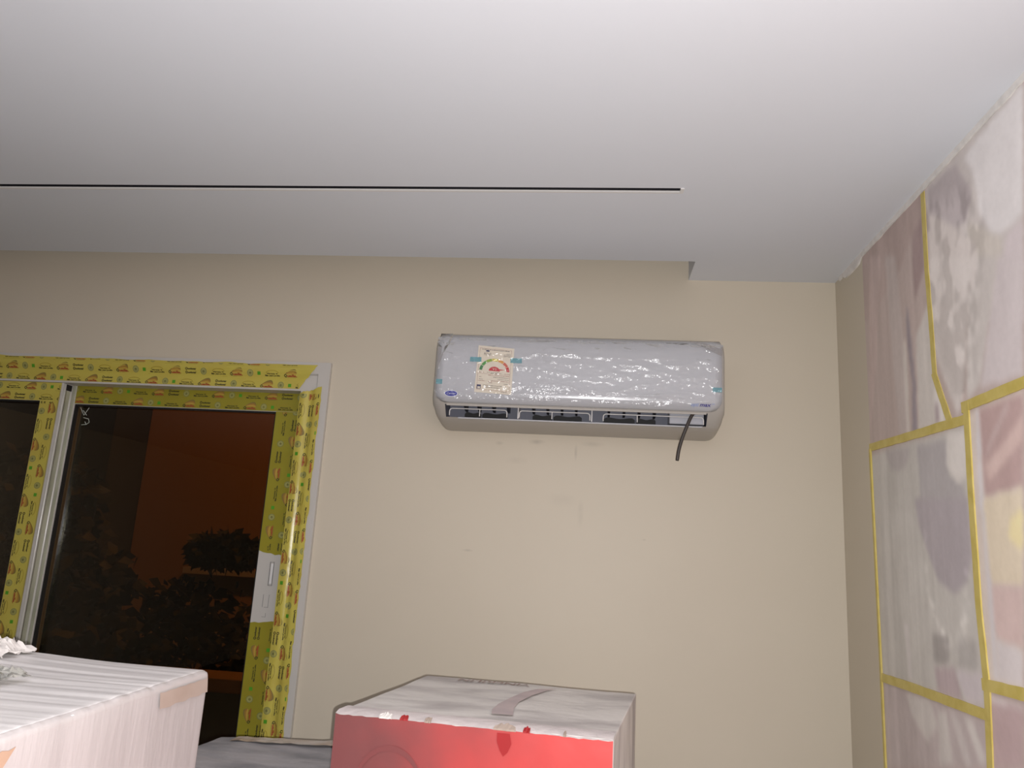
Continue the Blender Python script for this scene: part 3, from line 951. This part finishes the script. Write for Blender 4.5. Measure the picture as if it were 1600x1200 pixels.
lrect(.055, .165, .075, .165, 10); lrect(.075, .15, .085, .125, 0, .0015)
mb.build('small_print', LM, SHT, fix=False)
mb = MB()
cu, cv = .495, .475
for q in range(7):
    a0, a1 = 180 - q * 180 / 7 - 1, 180 - (q + 1) * 180 / 7 + 1
    for s_ in range(4):
        t0, t1 = math.radians(a0 + (a1 - a0) * s_ / 4), math.radians(a0 + (a1 - a0) * (s_ + 1) / 4)
        mb.face([lab(cu + ru * math.cos(t), cv + rv * math.sin(t), .0014) for ru, rv, t in ((.335, .212, t0), (.415, .268, t0), (.415, .268, t1), (.335, .212, t1))], 3 + q)
lell(cu, cv, .155, .095, 9, 0, 180, 12)
mb.face([lab(cu + .1, cv + .015, .0016), lab(cu + .30, cv + .042, .0016), lab(cu + .1, cv + .05, .0016)], 9)
for t in fit_text('V1', cu - .055, cv + .018, .10, .050): mb.face([lab(a_, b_, .0018) for a_, b_ in t], 0)
for t in fit_text('V', cu + .355, cv + .03, .03, .03): mb.face([lab(a_, b_, .0018) for a_, b_ in t], 0)
mb.build('gauge_print', LM, SHT, fix=False)
M_teal = film_mat('teal tape', (0.25, 0.62, 0.68), 0.25, 0.65, hazecol=(0.16, 0.42, 0.48))
TG = 'bits of teal transport tape on the air conditioner'
for x0, x1, z0, z1, dy, lb in ((-.3795, -.3445, .556, .571, .0022, 'small teal tape strip on the left edge of the energy sheet'),
                               (-.2555, -.2205, .5555, .5705, .0022, 'small teal tape strip on the right edge of the energy sheet'),
                               (-.480, -.461, .4835, .4985, .0012, 'small teal tape strip at the left edge of the air conditioner panel'),
                               (.3465, .3735, .4865, .5005, .0012, 'small teal tape strip near the right edge of the air conditioner panel')):
    mb = MB()
    k = 6
    mb.grid([[(x0 + (x1 - x0) * q / k, PY - dy - .0003 * math.sin(q), E + z + (.0006 if q % 2 else 0)) for q in range(k + 1)] for z in (z0, z1)])
    tag(mb.build('tape_strip', M_teal, fix=False), lb, 'tape', TG)
# clear transport film, loose and wrinkled over the front
M_wrap = film_mat('clear wrinkled film', (0.985, 0.985, 0.99), 0.105, 0.03, ior=1.5, bump=.30, bscale=70, gloss=1.0)
fr = [(.1965, .634), (.201, .624), (.2065, .60), (.2080, .58), (.2082, .56), (.2082, .54), (.2082, .52), (.2082, .50), (.2082, .485), (.2080, .47), (.207, .457), (.203, .443), (.1995, .438)]
ff = []
for (d0, z0), (d1, z1) in zip(fr[:-1], fr[1:]):
    for q in range(7): ff.append((d0 + (d1 - d0) * q / 7, z0 + (z1 - z0) * q / 7))
ff.append(fr[-1])
mb = MB()
g = []
NX = 420
for d, z in ff:
    row = []
    for p in prow(d, z, .0042, PX0 - .004, PX1 + .004, NX):
        x = p[0]
        v = Vector((x * 9, z * 34, 0.3))
        rid = 1 - abs(mnoise.noise(v + Vector((0, x * 3, 0))))
        h = .0030 * rid ** 3 + .0024 * mnoise.noise((x * 14, z * 62, 2)) + .0011 * mnoise.noise((x * 50 + z * 40, z * 100, 5)) + .0007 * mnoise.noise((x * 95, z * 120 - x * 30, 9))
        # the film bridges in long swags above the lower edge
        h += .0035 * max(0, 1 - abs(z - .478 + .02 * math.sin(x * 4)) / .02) * (1 - abs(x) / .5)
        row.append((x, p[1] - max(-.0030, h), p[2]))
    g.append(row)
mb.grid(g)
mb.build('clear_film', M_wrap, AC, smooth=True, fix=False)
# folded corners of the film, milky where it doubles up
M_fold = film_mat('folded film', (0.80, 0.78, 0.77), 0.15, 0.22, hazecol=(.6, .57, .55))
for pts in ([(-.484, .655, .16), (-.440, .648, .185), (-.447, .610, .209), (-.464, .575, .210), (-.478, .525, .209), (-.481, .60, .2085)],
            [(.275, .645, .187), (.300, .632, .203), (.372, .594, .210), (.3745, .615, .208), (.33, .635, .200)]):
    mb = MB()
    c = [sum(p[i] for p in pts) / len(pts) for i in range(3)]
    for i in range(len(pts)):
        p, q = pts[i], pts[(i + 1) % len(pts)]
        mb.face([(c[0], YB - c[2] - .0045, E + c[1]), (p[0], YB - p[2] - .003, E + p[1]), (q[0], YB - q[2] - .003, E + q[1])])
    mb.build('film_fold', M_fold, AC, fix=False)
# black cable hanging from the outlet
mb = MB()
cp_ = [(.305, YB - .130, .432), (.300, YB - .165, .432), (.292, YB - .176, .422), (.2840, YB - .180, .4065), (.2745, YB - .181, .382), (.2660, YB - .180, .359), (.2585, YB - .180, .335), (.2530, YB - .180, .312), (.2490, YB - .180, .2835)]
P = []
for i in range(len(cp_) - 1):
    p0, p1, p2, p3 = (Vector(cp_[max(i - 1, 0)]), Vector(cp_[i]), Vector(cp_[i + 1]), Vector(cp_[min(i + 2, len(cp_) - 1)]))
    for q in range(5):
        t = q / 5
        P.append(0.5 * ((2 * p1) + (p2 - p0) * t + (2 * p0 - 5 * p1 + 4 * p2 - p3) * t * t + (3 * p1 - p0 - 3 * p2 + p3) * t ** 3))
P.append(Vector(cp_[-1]))
mb.tube([(p.x, p.y, p.z + E) for p in P], [.0052] * (len(P) - 1) + [.0046], 12)
tag(mb.build('cable', mat('dark grey rubber', (62, 56, 52), .45), smooth=True), 'short dark cable hanging out of the air conditioner outlet', 'cable')
# ------------------------------------------------------------------ cartons
def fbm(p, o=3):
    return sum(mnoise.noise(Vector(p) * 2 ** k) / 2 ** k for k in range(o))
def rounded(mb, P, zt, r, nx, ny, nz, disp=None, z0=0.0):
    """carton with plan corners P (FL, FR, BR, BL), height z0..zt, rounded edges, dense sides and top"""
    P = [Vector((a, b)) for a, b in P]
    def plan(u, v): return (P[0] * (1 - u) + P[1] * u) * (1 - v) + (P[3] * (1 - u) + P[2] * u) * v
    Lx, Ly = (P[1] - P[0]).length, (P[3] - P[0]).length
    H = zt - z0
    def pos(x, y, z):
        q = Vector((min(max(x, r), Lx - r), min(max(y, r), Ly - r), min(max(z, r), H - r)))
        d = Vector((x, y, z)) - q
        n = d.normalized() if d.length > 1e-9 else Vector((0, 0, 1))
        L = q + n * r if d.length > 1e-9 else Vector((x, y, z))
        k = disp(L, n) if disp else 0
        L = L + n * k
        a = plan(L.x / Lx, L.y / Ly)
        return (a.x, a.y, z0 + L.z)
    def steps(L, n): return [0, r * .3, r * .65, r] + [r + (L - 2 * r) * i / n for i in range(1, n)] + [L - r, L - r * .65, L - r * .3, L]
    X, Y, Z = steps(Lx, nx), steps(Ly, ny), steps(H, nz)
    mb.grid([[pos(x, y, H) for x in X] for y in Y]); mb.grid([[pos(x, y, 0) for x in X] for y in Y])
    for y in (0, Ly): mb.grid([[pos(x, y, z) for x in X] for z in Z])
    for x in (0, Lx): mb.grid([[pos(x, y, z) for y in Y] for z in Z])
    return plan, Lx, Ly

# red carton
M_dust = mat('dusty pale carton', (222, 217, 212), 0.75, 0.3, var=.75, vscale=5, rgb2=(170, 163, 162), bump=.15, bscale=22, stretch=(1, 2.2, 1), detail=6, lo=.46, hi=.68)
M_red = mat('dusty red print', (208, 70, 68), 0.42, 0.5, bump=.10, bscale=16)
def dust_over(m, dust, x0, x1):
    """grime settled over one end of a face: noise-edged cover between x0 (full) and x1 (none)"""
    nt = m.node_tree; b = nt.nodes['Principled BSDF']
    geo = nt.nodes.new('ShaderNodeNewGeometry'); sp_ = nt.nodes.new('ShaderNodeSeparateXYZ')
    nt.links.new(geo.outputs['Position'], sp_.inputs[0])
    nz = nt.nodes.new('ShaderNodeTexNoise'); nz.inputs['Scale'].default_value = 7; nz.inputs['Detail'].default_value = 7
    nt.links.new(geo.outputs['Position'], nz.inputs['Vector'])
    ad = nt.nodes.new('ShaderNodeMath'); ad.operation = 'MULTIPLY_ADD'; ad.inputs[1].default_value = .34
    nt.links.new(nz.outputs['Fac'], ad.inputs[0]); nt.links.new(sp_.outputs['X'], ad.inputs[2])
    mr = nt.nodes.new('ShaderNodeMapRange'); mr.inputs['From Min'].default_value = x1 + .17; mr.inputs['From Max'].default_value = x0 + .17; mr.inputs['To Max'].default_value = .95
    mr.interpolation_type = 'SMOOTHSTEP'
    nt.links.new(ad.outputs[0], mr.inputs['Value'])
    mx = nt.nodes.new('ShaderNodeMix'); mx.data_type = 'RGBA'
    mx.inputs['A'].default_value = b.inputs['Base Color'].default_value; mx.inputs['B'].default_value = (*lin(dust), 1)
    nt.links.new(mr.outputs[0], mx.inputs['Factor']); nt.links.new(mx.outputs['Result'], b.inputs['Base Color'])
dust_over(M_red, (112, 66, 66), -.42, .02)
M_redd = mat('deep red drip', (160, 44, 46), 0.3, 0.5)
M_pinkp = mat('faded pink print', (202, 186, 184), .7, var=.7, vscale=14, rgb2=(176, 162, 164), lo=.35)
M_worn = mat('worn brown lettering', (148, 120, 112), .7, var=.8, vscale=40, rgb2=(190, 184, 178))
M_tear = mat('torn cardboard', (166, 150, 138), .85)
ZT = E - .300
RP = [(-.440, 1.430), (.052, 1.390), (.118, 1.857), (-.370, 1.886)]
RC = tag(empty('red_carton', (-.16, 1.64, 0)), 'dusty red-fronted carton with scuffed grey top below the air conditioner', 'carton')
mb = MB()
def rdisp(L, n):
    return .0022 * fbm((L.x * 5, L.y * 5, L.z * 5)) * (1 if n.z > .5 else .7)
plan, LX_, LY_ = rounded(mb, RP, ZT, .003, 30, 26, 24, rdisp)
mb.build('carton_body', M_dust, RC, smooth=True, merge=True)
def rtop(u, v, h=.0035):
    a = plan(u, v); return (a.x, a.y, ZT + h)
def rfront(u, z, h=.003):
    a = plan(u, 0); nrm = Vector((RP[1][1] - RP[0][1], -(RP[1][0] - RP[0][0]))).normalized()
    return (a.x + nrm.x * h, a.y + nrm.y * h, z)
mb = MB()
NU = 60
rowsz = [ZT - .0015, ZT - .02, ZT - .06, ZT - .12, ZT - .25, ZT - .5, ZT - .8, .05]
g = []
for k, z in enumerate(rowsz):
    g.append([rfront(q / NU * .999 + .0005, z - (.0035 * abs(mnoise.noise((q * .35, 1, 0))) if k == 0 else 0), .0030 + (.0012 * mnoise.noise((q * .2, z * 9, 3)))) for q in range(NU + 1)])
mb.grid(g)
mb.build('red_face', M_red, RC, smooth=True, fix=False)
# darker run of red and the pale arc printed on the front
mb = MB()
mb.face([rfront(u, ZT - z, .0052) for u, z in ((.60, .006), (.645, .006), (.652, .022), (.640, .036), (.625, .043), (.612, .034), (.600, .020))])
mb.build('red_stain', M_redd, RC, fix=False)
mb = MB()
A, B = [], []
for q in range(20):
    t = math.radians(165 - q * 7)
    A.append(rfront(.22 + .13 * math.cos(t), ZT - .12 + .075 * math.sin(t), .0048)); B.append(rfront(.22 + .118 * math.cos(t), ZT - .12 + .066 * math.sin(t), .0048))
mb.grid([A, B])
mb.build('front_arc_print', mat('faded arc on red', (122, 62, 62), .5), RC, fix=False)
# printed swoosh and worn letters on the top
mb = MB()
SW = [(-0.06, 1.819), (-0.102, 1.8), (-0.129, 1.748), (-0.15, 1.671), (-0.166, 1.602), (-0.172, 1.54), (-0.168, 1.502), (-0.128, 1.504), (-0.133, 1.572), (-0.129, 1.634), (-0.109, 1.715), (-0.079, 1.791)]
mb.face([(x, y, ZT + .0038) for x, y in SW])
mb.build('top_swoosh_print', M_pinkp, RC, fix=False)
mb = MB()
for t in fit_text('VINERILIN', .0, 0, .34, .055, bold=.02):
    mb.face([rtop(.18 + (.34 - a_), .955 - b_) for a_, b_ in t])
mb.build('top_lettering', M_worn, RC, fix=False)
# flattened front flap edge: a pale creased strip, torn bits
mb = MB()
mb.grid([[rtop(q / 40, -.006, -.001 - .0006 * (q % 3)) for q in range(41)], [rtop(q / 40, .02 + .006 * mnoise.noise((q * .5, 0, 0)), .0034) for q in range(41)], [rtop(q / 40, .10 + .012 * mnoise.noise((q * .3, 4, 0)), .0036) for q in range(41)]])
mb.build('top_flap_edge', mat('pale creased flap', (214, 204, 202), .7, var=.6, vscale=9, rgb2=(176, 168, 168), bump=.3), RC, smooth=True, fix=False)
for (u0, u1, hh, m_, sd) in ((.165, .215, .004, M_dust, 1), (.245, .275, .002, M_redd, 2), (.335, .36, .002, M_tear, 3), (.585, .665, .005, M_tear, 4), (.69, .715, .004, M_redd, 5), (.83, .84, .002, M_tear, 6)):
    mb = MB()
    k = 10
    rj = random.Random(sd)
    lo = [rtop(u0 + (u1 - u0) * q / k, -.006 - .004 * rj.random(), .0005) for q in range(k + 1)]
    hi = [rtop(u0 + (u1 - u0) * (q / k * .9 + .05), .004 + (.004 + .012 * rj.random()) * (1 if 0 < q < k else 0), .0042 + hh * math.sin(math.pi * q / k) * rj.random()) for q in range(k + 1)]
    mb.grid([lo, hi]); mb.grid([lo, [(x, y, z - .003) for x, y, z in lo]])
    mb.build('torn_flake', m_, RC, fix=False)

# grey carton between the two
M_greyc = mat('grey crumpled carton', (164, 160, 162), 0.7, 0.3, var=.8, vscale=7, rgb2=(126, 126, 130), bump=.25, bscale=16, stretch=(1, 2, 1), detail=6, lo=.45, hi=.66)
GZ = E - .450
GP = [(-.846, 1.335), (-.478, 1.385), (-.462, 1.845), (-.817, 1.800)]
GC = tag(empty('grey_carton', (-.65, 1.58, 0)), 'low grey dusty carton squeezed between the white wrapped box and the red carton', 'carton')
mb = MB()
gplan, gl_, gw_ = rounded(mb, GP, GZ, .004, 26, 26, 20, lambda L, n: .004 * fbm((L.x * 7, L.y * 7, L.z * 4)))
mb.build('carton_body', M_greyc, GC, smooth=True, merge=True)
mb = MB()
k = 16
rowsg = []
for s_ in range(4):
    rr_ = []
    for q in range(k + 1):
        u = .12 + .86 * q / k; a = gplan(u, .985 - .03 * s_ + .004 * mnoise.noise((q * .7, s_, 0)))
        rr_.append((a.x, a.y, GZ + .004 + .004 * abs(mnoise.noise((q * .5, s_ * 2, 1)))))
    rowsg.append(rr_)
mb.grid(rowsg)
mb.build('packing_tape', mat('brown packing tape', (170, 150, 134), .35, var=.8, vscale=14, rgb2=(192, 186, 182)), GC, fix=False)
mb = MB()
mb.grid([[(*gplan(.80 + .2 * q / 8, .32 + .05 * q / 8), GZ + .0045) for q in range(9)], [(*gplan(.70 + .3 * q / 8, .04), GZ + .0045) for q in range(9)]])
mb.build('pink_print', mat('faded pink patch', (206, 178, 180), .7), GC, fix=False)

# white box in stretch film
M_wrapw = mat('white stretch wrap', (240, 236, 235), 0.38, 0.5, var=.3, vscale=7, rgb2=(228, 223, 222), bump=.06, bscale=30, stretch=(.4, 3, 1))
BZ = E - .220
WP = [(-1.50, .30), (-.600, .30), (-.617, 1.288), (-1.50, 1.305)]
WB = tag(empty('wrapped_box', (-1.05, .8, 0)), 'large white box wound in wrinkled stretch film at the lower left', 'box')
mb = MB()
def wdisp(L, n):
    if n.z > .6:
        y = L.y + .012 * mnoise.noise((L.x * 3, L.y * 4, 0))
        k = mnoise.noise((L.x * 1.4, y * 46, 2)) + .6 * mnoise.noise((L.x * 2.2, y * 95, 5))
        d = .0017 * k + .006 * math.exp(-((L.x - .55) / .12) ** 2) * (1 if L.y > .8 else 0)
        return d
    return .0016 * fbm((L.x * 7, L.y * 11, L.z * 3))
rounded(mb, WP, BZ, .011, 70, 190, 40, wdisp)
M_wraps = mat('stretch wrap shaded sides', (188, 182, 181), 0.34, 0.5, var=.5, vscale=5, rgb2=(200, 194, 193), bump=.10, bscale=22, stretch=(1, 3, .5))
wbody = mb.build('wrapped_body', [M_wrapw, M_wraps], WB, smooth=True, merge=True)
for p in wbody.data.polygons: p.material_index = 0 if p.normal.z > .93 else 1  # wrap darker on the sides than on top: shading put into the colour
def wside(y, z, h=.0035):
    t = (y - .30) / (1.288 - .30); return (-.600 - .017 * t + h, y, z)
M_ptape = mat('brown tape under film', (176, 158, 146), .4, var=.5, vscale=12, rgb2=(196, 182, 172))
mb = MB()
ya, yb = 1.125, 1.273
mb.grid([[wside(ya + (yb - ya) * q / 10, BZ - .010 - .001 * q / 10 - .001 * (q % 2), .004) for q in range(11)], [wside(ya + (yb - ya) * q / 10 + .004, BZ - .0325 - .0012 * (q % 3), .0045) for q in range(11)]])
mb.build('brown_tape', M_ptape, WB, smooth=True, fix=False)
mb = MB()
k = 10
mb.grid([[(-.60 - .002 + .006, .72 + .10 * q / k, BZ - .012 - .002 * (q % 2)) for q in range(k + 1)], [(-.60 + .0045, .70 + .10 * q / k, BZ - .035) for q in range(k + 1)], [(-.60 + .004, .67 + .09 * q / k, BZ - .066 + .004 * (q % 3)) for q in range(k + 1)]])
mb.build('tan_tape', mat('tan tape', (182, 152, 130), .3, var=.5, vscale=14, rgb2=(200, 176, 158)), WB, smooth=True, fix=False)

# crumpled plastic lying on the white box
def crumple(name, label, c, sx, sy_, h, m_, seed, n=34, cat='plastic'):
    mb = MB()
    g = []
    for i in range(n + 1):
        row = []
        for j in range(n + 1):
            u, v = i / n * 2 - 1, j / n * 2 - 1
            e = max(0, 1 - (abs(u) ** 4 + abs(v) ** 4) / 1.6)
            p = Vector((u * 1.9, v * 1.9, seed))
            rid = 1 - abs(mnoise.noise(p)) * 1.5
            k = .55 * rid + .5 * abs(mnoise.noise(p * 2.3)) + .28 * abs(mnoise.noise(p * 5))
            ox = .22 * mnoise.noise(p * 2 + Vector((9, 0, 0))); oy = .22 * mnoise.noise(p * 2 + Vector((0, 9, 0)))
            row.append((c[0] + (u + ox) * sx, c[1] + (v + oy) * sy_, c[2] + .003 + h * max(0, k) * (.25 + .75 * e)))
        g.append(row)
    mb.grid(g)
    o = mb.build(name, m_, fix=False)
    so = o.modifiers.new('solid', 'SOLIDIFY'); so.thickness = .0008
    return tag(o, label, cat)
crumple('crumpled_foam_sheet', 'crumpled whitish foam wrap lying at the back of the white wrapped box', (-1.005, 1.235, BZ), .085, .04, .042, mat('grey white foam', (206, 200, 196), .5, bump=.2), 1.3)
crumple('crumpled_clear_tape', 'wad of crumpled clear tape on the white wrapped box at the picture edge', (-.835, 1.04, BZ), .05, .045, .026, film_mat('wadded clear tape', (.92, .92, .90), .12, .35, hazecol=(.50, .49, .45)), 6.1, 22)

# ------------------------------------------------------------------ outside at night
M_conc = mat('balcony concrete', (96, 96, 92), .8, var=.5, vscale=4)
M_cap = mat('brown parapet capping', (150, 112, 84), .6, var=.4, vscale=6)
M_fac = mat('ochre render', (190, 140, 86), .85, var=.4, vscale=.7, rgb2=(176, 126, 74))
M_dk = mat('dark grey render', (70, 68, 60), .9, var=.5, vscale=.8)
mb = MB(); mb.box(-4.6, 1.2, YB + .22, 3.95, -.15, 0.0)
tag(mb.build('balcony_floor', M_conc), 'dark concrete balcony slab outside the window', 'balcony', kind='structure')
BP = tag(empty('balcony_parapet', (-1.7, 3.8, 0)), 'dark balcony parapet with brown capping seen low through the glass', 'parapet', kind='structure')
mb = MB(); mb.box(-4.6, 1.2, 3.72, 3.90, 0, E - .736); mb.build('parapet_wall', M_conc, BP)
mb = MB(); mb.box(-4.6, 1.2, 3.70, 3.92, E - .736, E - .672); mb.build('capping', M_cap, BP, bevel=.008)
OB = tag(empty('neighbour_building', (-2, 9.5, -3)), 'plain building front glowing orange under street light beyond the glass', 'building')
mb = MB(); mb.box(-5.52, 6, 9.0, 13, -3, 12); mb.build('facade', M_fac, OB)
mb = MB(); mb.box(-4.75, 6, 8.86, 9.0, E - .475, E - .40); mb.build('string_course', mat('pale ledge', (214, 190, 160), .7), OB)
for (a, b_) in ((-1.5, -.3), (1.4, 2.6)):
    mb = MB(); mb.box(a, b_, 8.97, 9.02, E + .3, E + 1.9); wf = mb.build('window', M_dk, OB)
mb = MB(); mb.box(-13, -5.53, 8.3, 12.9, -3, 11)
tag(mb.build('dark_building', M_dk), 'unlit dark building filling the left of the glass', 'building')
mb = MB(); mb.box(-16, 10, 3.95, 16, -3.1, -3.0)
tag(mb.build('ground', M_dk), 'dark ground of the street below', 'ground', kind='structure')
M_leaf = mat('dark leaves', (40, 40, 24), .6, var=.6, vscale=3, rgb2=(28, 27, 17)); M_bark = mat('bark', (70, 54, 40), .9)
def tree(label, c, blobs, n, seed, size):
    rs_ = random.Random(seed)
    t = tag(empty('tree', (c[0], c[1], -3)), label, 'tree', 'trees beyond the balcony')
    mb = MB(); mb.tube([(c[0] + .05 * math.sin(q), c[1], -3 + (c[2] + 3) * q / 6) for q in range(7)], [.11 - .012 * q for q in range(7)], 8); mb.build('trunk', M_bark, t, smooth=True)
    mb = MB()
    for _ in range(n):
        bx, by, bz, br = rs_.choice(blobs)
        d = Vector((rs_.gauss(0, 1), rs_.gauss(0, 1), rs_.gauss(0, 1))).normalized() * br * rs_.random() ** .4
        p = Vector((bx, by, bz)) + d
        a = Vector((rs_.gauss(0, 1), rs_.gauss(0, 1), rs_.gauss(0, .6))).normalized()
        b2 = a.cross(Vector((rs_.gauss(0, 1), rs_.gauss(0, 1), rs_.gauss(0, 1)))).normalized()
        L, wd = size * rs_.uniform(.6, 1.3), size * .3
        mid = p + a * L * .5 + Vector((0, 0, L * .08))
        mb.face([p, mid + b2 * wd, mid]); mb.face([p, mid, mid - b2 * wd]); mb.face([mid + b2 * wd, p + a * L, mid]); mb.face([mid, p + a * L, mid - b2 * wd])
    o = mb.build('foliage', M_leaf, t, fix=False); o['kind'] = 'stuff'
tree('broad dark tree left of the orange wall, seen through the glass', (-4.1, 6.0, E - .5), [(-4.3, 5.9, E - .6, .7), (-4.5, 5.9, E + .15, .5), (-3.75, 5.9, E - 1.1, .45), (-5, 5.9, E - .5, .7)], 3600, 4, .15)
k_ = 7.7 / 6.2
tree('round-headed dark shrub in front of the orange wall', (-2.95 * k_, 7.7, E - .9 * k_), [(x * k_, 7.7, E + z * k_, r * k_) for x, z, r in ((-3.14, -.16, .11), (-2.98, -.14, .13), (-2.80, -.17, .09), (-2.85, -.92, .50), (-3.3, -.72, .36))], 2600, 9, .15)
